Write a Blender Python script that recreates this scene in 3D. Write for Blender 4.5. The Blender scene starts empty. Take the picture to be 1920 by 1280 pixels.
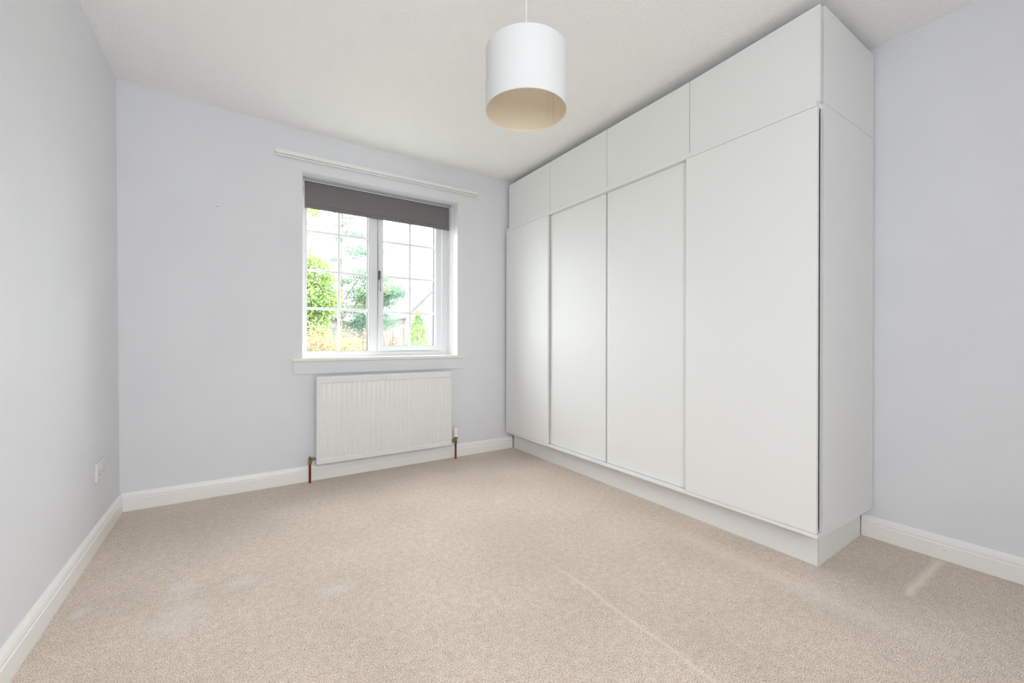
import bpy, bmesh, math, random
import numpy as np
from mathutils import Vector, Matrix

# ------------------------------------------------------------------ camera, sky, exposure
SC = bpy.context.scene
COL = SC.collection


def cam_axes(yaw, pitch, roll):
    cy, sy, cp, sp = math.cos(yaw), math.sin(yaw), math.cos(pitch), math.sin(pitch)
    f = Vector((-sy * cp, cy * cp, sp))
    r = Vector((cy, sy, 0))
    u = r.cross(f)
    return r * math.cos(roll) + u * math.sin(roll), u * math.cos(roll) - r * math.sin(roll), f


cam_data = bpy.data.cameras.new('camera')
cam = bpy.data.objects.new('camera', cam_data)
COL.objects.link(cam)
R_, U_, F_ = cam_axes(-0.5823, -0.0009, 0.0022)
cam.matrix_world = Matrix(((R_.x, U_.x, -F_.x, 0), (R_.y, U_.y, -F_.y, 0), (R_.z, U_.z, -F_.z, 0.9586), (0, 0, 0, 1)))
cam_data.sensor_fit = 'HORIZONTAL'
cam_data.sensor_width = 36
cam_data.lens = 783.3 * 36 / 1920
cam_data.clip_start = 0.02
cam_data.clip_end = 400
SC.camera = cam

SKY = 11.0
world = bpy.data.worlds.new('overcast_sky')
SC.world = world
world.use_nodes = True
wn, wl = world.node_tree.nodes, world.node_tree.links
wn.clear()
w_out = wn.new('ShaderNodeOutputWorld')
w_bg = wn.new('ShaderNodeBackground')
w_bg.inputs['Color'].default_value = (0.93, 0.97, 1.0, 1)
# overcast sky: brighter overhead than at the horizon, the same all round
w_tc, w_sep, w_max, w_ma = wn.new('ShaderNodeTexCoord'), wn.new('ShaderNodeSeparateXYZ'), wn.new('ShaderNodeMath'), wn.new('ShaderNodeMath')
w_max.operation, w_ma.operation = 'MAXIMUM', 'MULTIPLY_ADD'
w_max.inputs[1].default_value = 0.0
w_ma.inputs[1].default_value, w_ma.inputs[2].default_value = SKY * 0.75, SKY * 0.78
wl.new(w_tc.outputs['Generated'], w_sep.inputs[0])
wl.new(w_sep.outputs[2], w_max.inputs[0])
wl.new(w_max.outputs[0], w_ma.inputs[0])
wl.new(w_ma.outputs[0], w_bg.inputs['Strength'])
wl.new(w_bg.outputs[0], w_out.inputs[0])

SC.view_settings.view_transform = 'Standard'
SC.view_settings.look = 'None'
SC.view_settings.gamma = 1.0
SC.view_settings.use_curve_mapping = False
SC.view_settings.exposure = 0.25
SC.cycles.use_denoising = True
SC.cycles.max_bounces = 16
SC.cycles.diffuse_bounces = 10
SC.cycles.glossy_bounces = 4
SC.cycles.transparent_max_bounces = 24
SC.cycles.sample_clamp_indirect = 8.0
SC.cycles.caustics_reflective = False
SC.cycles.caustics_refractive = False


def sky_portal(name, loc, rot, sx, sy):
    # marks a glazed opening so that skylight through it is sampled well (gives no light of its own)
    la = bpy.data.lights.new(name, 'AREA')
    la.shape = 'RECTANGLE'
    la.size, la.size_y = sx, sy
    la.cycles.is_portal = True
    o = bpy.data.objects.new(name, la)
    o.location, o.rotation_euler = loc, rot
    COL.objects.link(o)


# room measures (metres); x to the right along the window wall, y towards it, z up
YB = 3.155            # window wall
XR = 2.612            # right wall
YR = -1.0             # rear wall, behind the photographer
WX0, WX1, WZ0, WZ1 = 0.371, 1.533, 0.841, 2.11   # window opening
sky_portal('window_daylight', ((WX0 + WX1) / 2, YB + 0.34, (WZ0 + WZ1) / 2), (math.radians(-90), 0, 0), WX1 - WX0, WZ1 - WZ0)
RX0, RX1, RZ0, RZ1 = -0.45, 0.65, 0.75, 2.15        # added opening in the unseen rear wall, sized for fill light
sky_portal('rear_fill_portal', ((RX0 + RX1) / 2, YR - 0.12, (RZ0 + RZ1) / 2), (math.radians(90), 0, 0), RX1 - RX0, RZ1 - RZ0)

# ------------------------------------------------------------------ materials


def mat(name, col, rough=0.5, spec=0.5, metal=0.0, bump=None, vary=None, **kw):
    """bump = (noise scale, distance, detail); vary = (noise scale, other colour, low, high)"""
    m = bpy.data.materials.new(name)
    m.use_nodes = True
    n, l = m.node_tree.nodes, m.node_tree.links
    p = n['Principled BSDF']
    p.inputs['Base Color'].default_value = (*col, 1)
    p.inputs['Roughness'].default_value = rough
    p.inputs['Specular IOR Level'].default_value = spec
    p.inputs['Metallic'].default_value = metal
    for k, v in kw.items():
        p.inputs[k].default_value = v
    tc = n.new('ShaderNodeTexCoord')
    if vary:
        t = n.new('ShaderNodeTexNoise')
        t.inputs['Scale'].default_value = vary[0]
        t.inputs['Detail'].default_value = 3
        l.new(tc.outputs['Object'], t.inputs['Vector'])
        r = n.new('ShaderNodeValToRGB')
        r.color_ramp.elements[0].position, r.color_ramp.elements[1].position = vary[2], vary[3]
        r.color_ramp.elements[0].color, r.color_ramp.elements[1].color = (*col, 1), (*vary[1], 1)
        l.new(t.outputs['Fac'], r.inputs[0])
        l.new(r.outputs[0], p.inputs['Base Color'])
    if bump:
        t = n.new('ShaderNodeTexNoise')
        t.inputs['Scale'].default_value = bump[0]
        t.inputs['Detail'].default_value = bump[2]
        l.new(tc.outputs['Object'], t.inputs['Vector'])
        b = n.new('ShaderNodeBump')
        b.inputs['Strength'].default_value = 1.0
        b.inputs['Distance'].default_value = bump[1]
        l.new(t.outputs['Fac'], b.inputs['Height'])
        l.new(b.outputs[0], p.inputs['Normal'])
    return m


M = {}
M['wall'] = mat('lilac_grey_wall_paint', (0.74, 0.745, 0.778), 0.62, 0.3, bump=(220, 0.0002, 2), vary=(3, (0.753, 0.758, 0.788), .4, .6))
M['outer'] = mat('outer_render', (0.6, 0.58, 0.54), 0.9)
M['ceiling'] = mat('textured_ceiling_paint', (0.91, 0.905, 0.895), 0.8, 0.2, bump=(115, 0.004, 2))
M['trim'] = mat('white_gloss_trim', (0.87, 0.862, 0.845), 0.3, 0.5, bump=(60, 0.00012, 2))
M['sillwood'] = mat('cream_white_sill_paint', (0.84, 0.82, 0.77), 0.3, 0.5, bump=(60, 0.00012, 2))
M['door'] = mat('white_satin_laminate', (0.77, 0.765, 0.752), 0.42, 0.24, bump=(350, 0.00006, 2))
M['carcass'] = mat('white_melamine', (0.75, 0.742, 0.732), 0.42, 0.4)
M['track'] = mat('cream_track_profile', (0.84, 0.838, 0.825), 0.35, 0.45)
M['rail'] = mat('white_track_profile', (0.85, 0.85, 0.84), 0.3, 0.5)
M['upvc'] = mat('white_window_plastic', (0.80, 0.805, 0.825), 0.25, 0.5)
M['bar'] = mat('glazing_bar_white', (0.88, 0.885, 0.91), 0.5, 0.2)
M['gasket'] = mat('dark_glazing_gasket', (0.06, 0.065, 0.07), 0.6)
M['chrome'] = mat('chrome', (0.16, 0.16, 0.165), 0.22, 0.5, 1.0)
M['radiator'] = mat('radiator_enamel', (0.79, 0.785, 0.775), 0.32, 0.5)
M['dark'] = mat('dark_cavity', (0.03, 0.03, 0.03), 0.8)
M['brass'] = mat('tarnished_brass', (0.42, 0.31, 0.14), 0.35, 0.5, 1.0, vary=(90, (0.16, 0.12, 0.06), .4, .62))
M['copper'] = mat('red_painted_copper', (0.24, 0.022, 0.012), 0.35, 0.4, vary=(60, (0.15, 0.018, 0.012), .45, .6))
M['faceplate'] = mat('socket_plastic', (0.72, 0.715, 0.715), 0.4, 0.5)
M['slot'] = mat('shuttered_slot', (0.22, 0.215, 0.21), 0.7)
M['plastic'] = mat('white_moulded_plastic', (0.83, 0.82, 0.80), 0.35, 0.5)
M['ivory'] = mat('ivory_plastic', (0.82, 0.77, 0.60), 0.4, 0.5)
M['blind'] = mat('grey_blackout_fabric', (0.18, 0.172, 0.174), 0.85, 0.2, bump=(900, 0.0003, 2), vary=(500, (0.205, 0.196, 0.198), .4, .6))
M['alu'] = mat('brushed_grey_rail', (0.40, 0.42, 0.41), 0.45, 0.5, 0.3)
M['cord'] = mat('white_flex', (0.86, 0.84, 0.82), 0.4)
M['lining'] = mat('cream_shade_lining', (0.80, 0.71, 0.56), 0.45, 0.4)
M['bark'] = mat('brown_bark', (0.145, 0.115, 0.10), 0.9, 0.1, vary=(9, (0.175, 0.145, 0.13), .35, .65))
M['twig'] = mat('russet_twig', (0.12, 0.075, 0.055), 0.9, 0.1, vary=(5, (0.155, 0.11, 0.085), .35, .65))
M['slate'] = mat('pale_slate', (0.115, 0.12, 0.138), 0.9, 0.1, vary=(4, (0.13, 0.135, 0.15), .4, .6))
M['pot'] = mat('buff_chimney_clay', (0.155, 0.13, 0.112), 0.9, 0.1)
M['downpipe'] = mat('white_downpipe', (0.16, 0.16, 0.17), 0.6, 0.1)
M['grass'] = mat('lawn', (0.20, 0.215, 0.16), 0.95, 0.1, bump=(60, 0.03, 3), vary=(2.5, (0.26, 0.265, 0.21), .35, .65))
M['fence'] = mat('russet_fence_wood', (0.11, 0.075, 0.06), 0.9, 0.1, vary=(12, (0.15, 0.11, 0.09), .35, .65))


def leaf_mat(name, a, b, c, scale):
    m = bpy.data.materials.new(name)
    m.use_nodes = True
    n, l = m.node_tree.nodes, m.node_tree.links
    n.clear()
    out = n.new('ShaderNodeOutputMaterial')
    tc = n.new('ShaderNodeTexCoord')
    t = n.new('ShaderNodeTexNoise')
    t.inputs['Scale'].default_value = scale
    t.inputs['Detail'].default_value = 4
    r = n.new('ShaderNodeValToRGB')
    r.color_ramp.elements[0].position, r.color_ramp.elements[1].position = .36, .64
    r.color_ramp.elements[0].color, r.color_ramp.elements[1].color = (*a, 1), (*c, 1)
    e = r.color_ramp.elements.new(.5)
    e.color = (*b, 1)
    d, tr, mx = n.new('ShaderNodeBsdfDiffuse'), n.new('ShaderNodeBsdfTranslucent'), n.new('ShaderNodeMixShader')
    mx.inputs[0].default_value = 0.45
    l.new(tc.outputs['Object'], t.inputs['Vector'])
    l.new(t.outputs['Fac'], r.inputs[0])
    for s in (d, tr):
        l.new(r.outputs[0], s.inputs['Color'])
    l.new(d.outputs[0], mx.inputs[1])
    l.new(tr.outputs[0], mx.inputs[2])
    l.new(mx.outputs[0], out.inputs[0])
    return m


M['leaf_bright'] = leaf_mat('bright_green_leaf', (0.175, 0.265, 0.135), (0.225, 0.325, 0.095), (0.30, 0.35, 0.155), 5)
M['needle'] = leaf_mat('blue_green_needle', (0.125, 0.205, 0.175), (0.165, 0.25, 0.175), (0.25, 0.295, 0.165), 2.5)
M['leaf_gold'] = leaf_mat('golden_leaf', (0.285, 0.20, 0.15), (0.28, 0.22, 0.12), (0.235, 0.245, 0.12), 2.2)
M['leaf_rust'] = leaf_mat('rust_leaf', (0.22, 0.16, 0.13), (0.25, 0.185, 0.15), (0.25, 0.22, 0.13), 5)
M['leaf_fresh'] = leaf_mat('fresh_conifer_leaf', (0.145, 0.25, 0.12), (0.195, 0.295, 0.125), (0.285, 0.325, 0.115), 4)
M['leaf_hedge'] = leaf_mat('hedge_leaf', (0.125, 0.205, 0.115), (0.17, 0.26, 0.12), (0.23, 0.29, 0.14), 4)


def glass_mat():
    m = bpy.data.materials.new('window_glass')
    m.use_nodes = True
    n, l = m.node_tree.nodes, m.node_tree.links
    n.clear()
    out, t, g, mx = (n.new('ShaderNodeOutputMaterial'), n.new('ShaderNodeBsdfTransparent'), n.new('ShaderNodeBsdfGlossy'), n.new('ShaderNodeMixShader'))
    lw, pw, ma = n.new('ShaderNodeLayerWeight'), n.new('ShaderNodeMath'), n.new('ShaderNodeMath')
    lw.inputs['Blend'].default_value = 0.5
    pw.operation, ma.operation = 'POWER', 'MULTIPLY_ADD'
    pw.inputs[1].default_value = 5.0
    ma.inputs[1].default_value, ma.inputs[2].default_value = 0.9, 0.035
    t.inputs['Color'].default_value = (0.97, 0.985, 0.98, 1)
    g.inputs['Roughness'].default_value = 0.02
    # reflectance of a thin pane, the same from either side
    l.new(lw.outputs['Facing'], pw.inputs[0])
    l.new(pw.outputs[0], ma.inputs[0])
    l.new(ma.outputs[0], mx.inputs[0])
    l.new(t.outputs[0], mx.inputs[1])
    l.new(g.outputs[0], mx.inputs[2])
    l.new(mx.outputs[0], out.inputs[0])
    return m


M['glass'] = glass_mat()


def shade_mat():
    m = bpy.data.materials.new('white_shade_fabric')
    m.use_nodes = True
    n, l = m.node_tree.nodes, m.node_tree.links
    p = n['Principled BSDF']
    p.inputs['Base Color'].default_value = (0.85, 0.85, 0.87, 1)
    p.inputs['Roughness'].default_value = 0.6
    out = n['Material Output']
    tr, mx = n.new('ShaderNodeBsdfTranslucent'), n.new('ShaderNodeMixShader')
    tr.inputs['Color'].default_value = (0.9, 0.88, 0.84, 1)
    mx.inputs[0].default_value = 0.15
    l.new(p.outputs[0], mx.inputs[1])
    l.new(tr.outputs[0], mx.inputs[2])
    l.new(mx.outputs[0], out.inputs[0])
    return m


M['shade'] = shade_mat()


def stone_mat():
    m = mat('rubble_stone', (0.5, 0.42, 0.36), 0.95, 0.1)
    n, l = m.node_tree.nodes, m.node_tree.links
    p = n['Principled BSDF']
    tc = n.new('ShaderNodeTexCoord')
    v = n.new('ShaderNodeTexVoronoi')
    v.inputs['Scale'].default_value = 13.0
    v.inputs['Randomness'].default_value = 0.9
    e = n.new('ShaderNodeTexVoronoi')
    e.feature = 'DISTANCE_TO_EDGE'
    e.inputs['Scale'].default_value = 13.0
    e.inputs['Randomness'].default_value = 0.9
    for x in (v, e):
        l.new(tc.outputs['Object'], x.inputs['Vector'])
    sep = n.new('ShaderNodeSeparateColor')
    l.new(v.outputs['Color'], sep.inputs[0])
    r = n.new('ShaderNodeValToRGB')
    r.color_ramp.elements[0].color = (0.095, 0.092, 0.100, 1)
    r.color_ramp.elements[1].color = (0.178, 0.162, 0.150, 1)
    k = r.color_ramp.elements.new(.22)
    k.color = (0.160, 0.150, 0.144, 1)
    l.new(sep.outputs[0], r.inputs[0])
    ed = n.new('ShaderNodeValToRGB')
    ed.color_ramp.elements[0].position, ed.color_ramp.elements[1].position = .03, .09
    l.new(e.outputs['Distance'], ed.inputs[0])
    mx = n.new('ShaderNodeMix')
    mx.data_type = 'RGBA'
    l.new(ed.outputs[0], mx.inputs[0])
    mx.inputs[6].default_value = (0.178, 0.170, 0.165, 1)
    l.new(r.outputs[0], mx.inputs[7])
    l.new(mx.outputs[2], p.inputs['Base Color'])
    return m


M['stone'] = stone_mat()


def carpet_mat():
    m = bpy.data.materials.new('beige_twist_pile_carpet')
    m.use_nodes = True
    n, l = m.node_tree.nodes, m.node_tree.links
    p = n['Principled BSDF']
    p.inputs['Roughness'].default_value = 0.95
    p.inputs['Specular IOR Level'].default_value = 0.1
    p.inputs['Sheen Weight'].default_value = 0.25
    p.inputs['Sheen Roughness'].default_value = 0.6
    tc = n.new('ShaderNodeTexCoord')
    P = tc.outputs['Object']

    def noise(scale, detail, rough=.6):
        t = n.new('ShaderNodeTexNoise')
        t.inputs['Scale'].default_value = scale
        t.inputs['Detail'].default_value = detail
        t.inputs['Roughness'].default_value = rough
        l.new(P, t.inputs['Vector'])
        return t.outputs['Fac']

    def math_(op, a, b=None, clamp=False):
        t = n.new('ShaderNodeMath')
        t.operation = op
        t.use_clamp = clamp
        for i, x in enumerate((a, b)):
            if x is None:
                continue
            if isinstance(x, (int, float)):
                t.inputs[i].default_value = x
            else:
                l.new(x, t.inputs[i])
        return t.outputs[0]

    def ramp(f, stops):
        r = n.new('ShaderNodeValToRGB')
        els = r.color_ramp.elements
        while len(els) < len(stops):
            els.new(.5)
        for e, (pos, c) in zip(els, stops):
            e.position, e.color = pos, (*c, 1)
        l.new(f, r.inputs[0])
        return r.outputs[0]

    def mix(f, a, b, mode='MIX'):
        t = n.new('ShaderNodeMix')
        t.data_type = 'RGBA'
        t.blend_type = mode
        for i, x in ((0, f), (6, a), (7, b)):
            if isinstance(x, (int, float)):
                t.inputs[i].default_value = x
            elif isinstance(x, tuple):
                t.inputs[i].default_value = (*x, 1)
            else:
                l.new(x, t.inputs[i])
        return t.outputs[2]

    fine = noise(285, 5, .8)
    tuft = ramp(fine, [(.37, (0.17, 0.125, 0.09)), (.45, (0.455, 0.36, 0.285)), (.525, (0.67, 0.56, 0.47)), (.615, (0.93, 0.84, 0.74))])
    fleck = ramp(noise(150, 2, .6), [(.30, (1, 1, 1)), (.37, (0, 0, 0))])
    col = mix(fleck, tuft, (0.22, 0.16, 0.11))
    # lay of the pile: broad soft patches left by walking and hoovering
    lay = ramp(noise(2.2, 2, .5), [(.35, (0.93, 0.92, 0.91)), (.65, (1.04, 1.03, 1.03))])
    col = mix(1.0, col, ramp(noise(38, 3, .6), [(.35, (0.90, 0.89, 0.88)), (.65, (1.06, 1.06, 1.06))]), 'MULTIPLY')
    col = mix(1.0, col, lay, 'MULTIPLY')
    # narrow pressed lines in the pile
    sep = n.new('ShaderNodeSeparateXYZ')
    l.new(P, sep.inputs[0])
    wob = math_('MULTIPLY', math_('SUBTRACT', noise(4, 1), 0.5), 0.05)

    def band(coord, centre, half, other, lo, hi, soft=.05):
        d = math_('ABSOLUTE', math_('SUBTRACT', math_('ADD', coord, wob), centre))
        a = math_('SUBTRACT', 1.0, math_('DIVIDE', d, half), True)
        b1 = math_('DIVIDE', math_('SUBTRACT', other, lo), soft, True)
        b2 = math_('DIVIDE', math_('SUBTRACT', hi, other), soft, True)
        return math_('MULTIPLY', a, math_('MULTIPLY', b1, b2))

    x, y = sep.outputs[0], sep.outputs[1]
    lines = math_('ADD', math_('MULTIPLY', band(x, 1.133, .013, y, .45, 1.42, .12), noise(9, 2)), band(y, .497, .024, x, 2.1, 2.6, .05), True)
    lines = math_('ADD', lines, math_('MULTIPLY', band(x, 1.84, .09, y, .3, 1.5, .3), .35), True)
    lines = math_('MULTIPLY', lines, .8)
    col = mix(lines, col, (0.80, 0.70, 0.60))

    # faint bluish rubbed marks
    def spot(cx, cy, rx, ry):
        dx = math_('DIVIDE', math_('SUBTRACT', x, cx), rx)
        dy = math_('DIVIDE', math_('SUBTRACT', y, cy), ry)
        d = math_('ADD', math_('MULTIPLY', dx, dx), math_('MULTIPLY', dy, dy))
        return math_('SUBTRACT', 1.0, d, True)

    s = None
    for a in ((-.18, 2.04, .06, .10), (-.16, 1.83, .10, .12), (-.46, 2.06, .03, .05), (.02, 1.97, .07, .05), (1.31, 2.13, .05, .03), (.33, 1.72, .09, .06)):
        q = spot(*a)
        s = q if s is None else math_('MAXIMUM', s, q)
    s = math_('MULTIPLY', math_('MULTIPLY', s, noise(14, 2)), .55)
    col = mix(s, col, (0.72, 0.66, 0.68))
    l.new(col, p.inputs['Base Color'])
    b = n.new('ShaderNodeBump')
    b.inputs['Strength'].default_value = 0.8
    b.inputs['Distance'].default_value = 0.0009
    l.new(fine, b.inputs['Height'])
    l.new(b.outputs[0], p.inputs['Normal'])
    return m


M['carpet'] = carpet_mat()

# ------------------------------------------------------------------ mesh helpers


class MB:
    def __init__(self):
        self.bm = bmesh.new()

    def box(self, x0, x1, y0, y1, z0, z1, bev=0.0, seg=2):
        vs = [self.bm.verts.new(p) for p in ((x0, y0, z0), (x1, y0, z0), (x1, y1, z0), (x0, y1, z0),
                                            (x0, y0, z1), (x1, y0, z1), (x1, y1, z1), (x0, y1, z1))]
        fs = [self.bm.faces.new([vs[i] for i in q]) for q in ((0, 3, 2, 1), (4, 5, 6, 7), (0, 1, 5, 4), (1, 2, 6, 5), (2, 3, 7, 6), (3, 0, 4, 7))]
        if bev > 0:
            es = list({e for f in fs for e in f.edges})
            bmesh.ops.bevel(self.bm, geom=es, offset=bev, segments=seg, affect='EDGES', profile=0.5)
        return self

    def hexa(self, pts):
        vs = [self.bm.verts.new(p) for p in pts]
        for q in ((0, 3, 2, 1), (4, 5, 6, 7), (0, 1, 5, 4), (1, 2, 6, 5), (2, 3, 7, 6), (3, 0, 4, 7)):
            self.bm.faces.new([vs[i] for i in q])
        return self

    def prism(self, poly, a, b, close=True):
        """poly: 3D points of the section at a; swept by vector b"""
        v0 = [self.bm.verts.new(Vector(p) + Vector(a)) for p in poly]
        v1 = [self.bm.verts.new(Vector(p) + Vector(b)) for p in poly]
        n = len(poly)
        for i in range(n):
            self.bm.faces.new((v0[i], v0[(i + 1) % n], v1[(i + 1) % n], v1[i]))
        if close:
            self.bm.faces.new(v0[::-1])
            self.bm.faces.new(v1)
        return self

    def lathe(self, prof, centre, seg=48, axis='z', cap=True):
        c = Vector(centre)
        rings = []
        for r, h in prof:
            ring = []
            for k in range(seg):
                a = 2 * math.pi * k / seg
                ca, sa = r * math.cos(a), r * math.sin(a)
                p = {'z': (ca, sa, h), 'x': (h, ca, sa), 'y': (ca, h, sa)}[axis]
                ring.append(self.bm.verts.new(c + Vector(p)))
            rings.append(ring)
        for q in range(len(rings) - 1):
            for k in range(seg):
                j = (k + 1) % seg
                self.bm.faces.new((rings[q][k], rings[q][j], rings[q + 1][j], rings[q + 1][k]))
        if cap:
            self.bm.faces.new(rings[0][::-1])
            self.bm.faces.new(rings[-1])
        return self

    def tube(self, pts, radii, seg=8):
        pts = [Vector(p) for p in pts]
        if isinstance(radii, (int, float)):
            radii = [radii] * len(pts)
        rings = []
        for i, p in enumerate(pts):
            d = (pts[min(i + 1, len(pts) - 1)] - pts[max(i - 1, 0)]).normalized()
            s = Vector((0, 0, 1)) if abs(d.z) < .9 else Vector((1, 0, 0))
            a = d.cross(s).normalized()
            b = a.cross(d)
            rings.append([self.bm.verts.new(p + (a * math.cos(2 * math.pi * k / seg) + b * math.sin(2 * math.pi * k / seg)) * radii[i]) for k in range(seg)])
        for q in range(len(rings) - 1):
            for k in range(seg):
                j = (k + 1) % seg
                self.bm.faces.new((rings[q][k], rings[q][j], rings[q + 1][j], rings[q + 1][k]))
        self.bm.faces.new(rings[0][::-1])
        self.bm.faces.new(rings[-1])
        return self

    def build(self, name, m, parent=None, smooth=False, loc=None):
        bmesh.ops.recalc_face_normals(self.bm, faces=self.bm.faces[:])
        off = Vector(loc) if loc is not None else (base_of(parent) if parent else Vector((0, 0, 0)))
        if off.length > 0:
            bmesh.ops.translate(self.bm, verts=self.bm.verts[:], vec=-off)
        me = bpy.data.meshes.new(name)
        self.bm.to_mesh(me)
        self.bm.free()
        me.materials.append(m)
        if smooth:
            me.shade_smooth()
            me.set_sharp_from_angle(angle=math.radians(38))
        o = bpy.data.objects.new(name, me)
        COL.objects.link(o)
        if parent is not None:
            o.parent = parent
        else:
            o.location = off
        return o


def base_of(o):
    v = Vector((0, 0, 0))
    while o is not None:
        v = v + o.location
        o = o.parent
    return v


def thing(name, label, cat, loc, group=None, kind=None):
    o = bpy.data.objects.new(name, None)
    COL.objects.link(o)
    o.location = loc
    o.empty_display_size = 0.1
    return tag(o, label, cat, group, kind)


def tag(o, label=None, cat=None, group=None, kind=None):
    for k, v in (('label', label), ('category', cat), ('group', group), ('kind', kind)):
        if v:
            o[k] = v
    return o


def wall_with_hole(axis_y, thick, x0, x1, z0, z1, hx0, hx1, hz0, hz1, top=None):
    """a wall slab in the xz plane with one opening, as one closed mesh"""
    b = MB()
    bm = b.bm
    rows = []
    for y in (axis_y, axis_y + thick):
        outer = [(x0, z0), (x1, z0), (x1, z1), (x0, z1)]
        inner = [(hx0, hz0), (hx1, hz0), (hx1, hz1), (hx0, hz1)]
        rows.append(([bm.verts.new((x, y, z)) for x, z in outer], [bm.verts.new((x, y, z)) for x, z in inner]))
    for o, i in rows:
        for k in range(4):
            j = (k + 1) % 4
            bm.faces.new((o[k], o[j], i[j], i[k]))
    for s in (0, 1):
        for k in range(4):
            j = (k + 1) % 4
            bm.faces.new((rows[0][s][k], rows[0][s][j], rows[1][s][j], rows[1][s][k]))
    return b


# ------------------------------------------------------------------ the room
floor = MB().box(-0.60, XR + 0.04, YR - 0.04, YB + 0.04, -0.05, 0.0).build('floor', M['carpet'])
tag(floor, 'beige twist-pile carpet fitted wall to wall across the whole room', 'floor', kind='structure')


def ceil_z(x, y):
    t = max(0.0, min(1.0, (y - 0.8) / (YB - 0.8)))
    xs = [-0.60, -0.327, 0.25, 0.717, 1.3, 1.9, 2.05, 2.65]
    zs = [2.415, 2.406, 2.389, 2.3815, 2.380, 2.384, 2.391, 2.400]
    return 2.40 * (1 - t) + t * float(np.interp(x, xs, zs))


cb = MB()
gx = np.linspace(-0.62, XR + 0.05, 34)
gy = np.linspace(YR - 0.05, YB + 0.05, 34)
low = [[cb.bm.verts.new((x, y, ceil_z(x, y))) for x in gx] for y in gy]
for j in range(33):
    for i in range(33):
        cb.bm.faces.new((low[j][i], low[j + 1][i], low[j + 1][i + 1], low[j][i + 1]))
ceiling = cb.build('ceiling', M['ceiling'], smooth=True)
MB().box(-0.62, XR + 0.05, YR - 0.05, YB + 0.05, 2.43, 2.50).build('ceiling_slab', M['ceiling'], ceiling)
tag(ceiling, 'white ceiling with a fine stippled texture', 'ceiling', kind='structure')

wb = wall_with_hole(YB, 0.30, -0.62, XR + 0.05, -0.05, 2.46, WX0, WX1, WZ0 - 0.03, WZ1)
tag(wb.build('wall_back', M['wall']), 'pale lilac-grey wall with the window and the radiator', 'wall', kind='structure')


def left_x(z):
    return -0.5455 - 0.0079 * z


wl_ = MB().hexa([(left_x(-.05) - .12, YR, -.05), (left_x(-.05), YR, -.05), (left_x(-.05), YB, -.05), (left_x(-.05) - .12, YB, -.05),
                 (left_x(2.46) - .12, YR, 2.46), (left_x(2.46), YR, 2.46), (left_x(2.46), YB, 2.46), (left_x(2.46) - .12, YB, 2.46)])
tag(wl_.build('wall_left', M['wall']), 'bare pale lilac-grey wall carrying the double socket', 'wall', kind='structure')
tag(MB().box(XR, XR + 0.12, YR, YB, -.05, 2.46).build('wall_right', M['wall']), 'bare pale lilac-grey wall beside the wardrobe run', 'wall', kind='structure')
wr = wall_with_hole(YR - 0.2, 0.2, -0.62, XR + 0.05, -0.05, 2.46, RX0, RX1, RZ0, RZ1)
tag(wr.build('wall_rear', M['wall']), 'lilac-grey wall behind the photographer', 'wall', kind='structure')

SK = [(0.016, 0.0), (0.016, 0.064), (0.0135, 0.067), (0.0135, 0.071), (0.0145, 0.076), (0.012, 0.088), (0.0085, 0.096), (0.006, 0.1015), (0.0, 0.1015)]


def skirting(name, to3, a, b, label):
    o = MB().prism([to3(t, z) for t, z in SK], a, b).build(name, M['trim'])
    return tag(o, label, 'skirting board', kind='structure')


skirting('baseboard_back', lambda t, z: (0, YB - t, z), (-0.546, 0, 0), (2.073, 0, 0), 'white moulded skirting under the window and radiator')
skirting('baseboard_left', lambda t, z: (-0.5465 + t, 0, z), (0, YR, 0), (0, YB - 0.0005, 0), 'white moulded skirting along the bare left wall')
br = skirting('baseboard_right', lambda t, z: (XR - t, 0, z), (0, YR, 0), (0, 0.7800, 0), 'white moulded skirting along the right wall up to the plinth')
skirting('baseboard_rear', lambda t, z: (0, YR + t, z), (2.0, 0, 0), (XR, 0, 0), 'white skirting on the rear wall')
MB().lathe([(0.0015, -0.0008), (0.0015, 0.0008)], (XR - .016, 0.4875, 0.044), 10, 'x').build('screw_hole', M['dark'], br)

# added rear glazing, unseen behind the camera, sized to fill the room with light
w2 = thing('rear_fill_opening', 'plain glazed opening added behind the photographer for fill light', 'window', ((RX0 + RX1) / 2, YR - 0.1, RZ0), kind='structure')
fb = wall_with_hole(YR - 0.14, 0.06, RX0, RX1, RZ0, RZ1, RX0 + .06, RX1 - .06, RZ0 + .06, RZ1 - .06)
fb.build('window_frame', M['upvc'], w2)
MB().box(RX0 + .06, RX1 - .06, YR - .115, YR - .111, RZ0 + .06, RZ1 - .06).build('pane', M['glass'], w2)

# ------------------------------------------------------------------ window
YF = YB + 0.18        # room side of the outer frame
win = thing('window_1', 'white casement window with glazing bars in a deep reveal', 'window', ((WX0 + WX1) / 2, YF, WZ0), kind='structure')


def ring(x0, x1, z0, z1, l, r, b, t, y0, y1, bev=0.004):
    """a rectangular frame as one mesh, members l r b t wide"""
    mb = wall_with_hole(y0, y1 - y0, x0, x1, z0, z1, x0 + l, x1 - r, z0 + b, z1 - t)
    es = [e for e in mb.bm.edges if abs(e.verts[0].co.y - y0) < 1e-6 and abs(e.verts[1].co.y - y0) < 1e-6
          and (abs(e.verts[0].co.x - e.verts[1].co.x) < 1e-6 or abs(e.verts[0].co.z - e.verts[1].co.z) < 1e-6)]
    if bev:
        bmesh.ops.bevel(mb.bm, geom=es, offset=bev, segments=2, affect='EDGES')
    return mb


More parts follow.
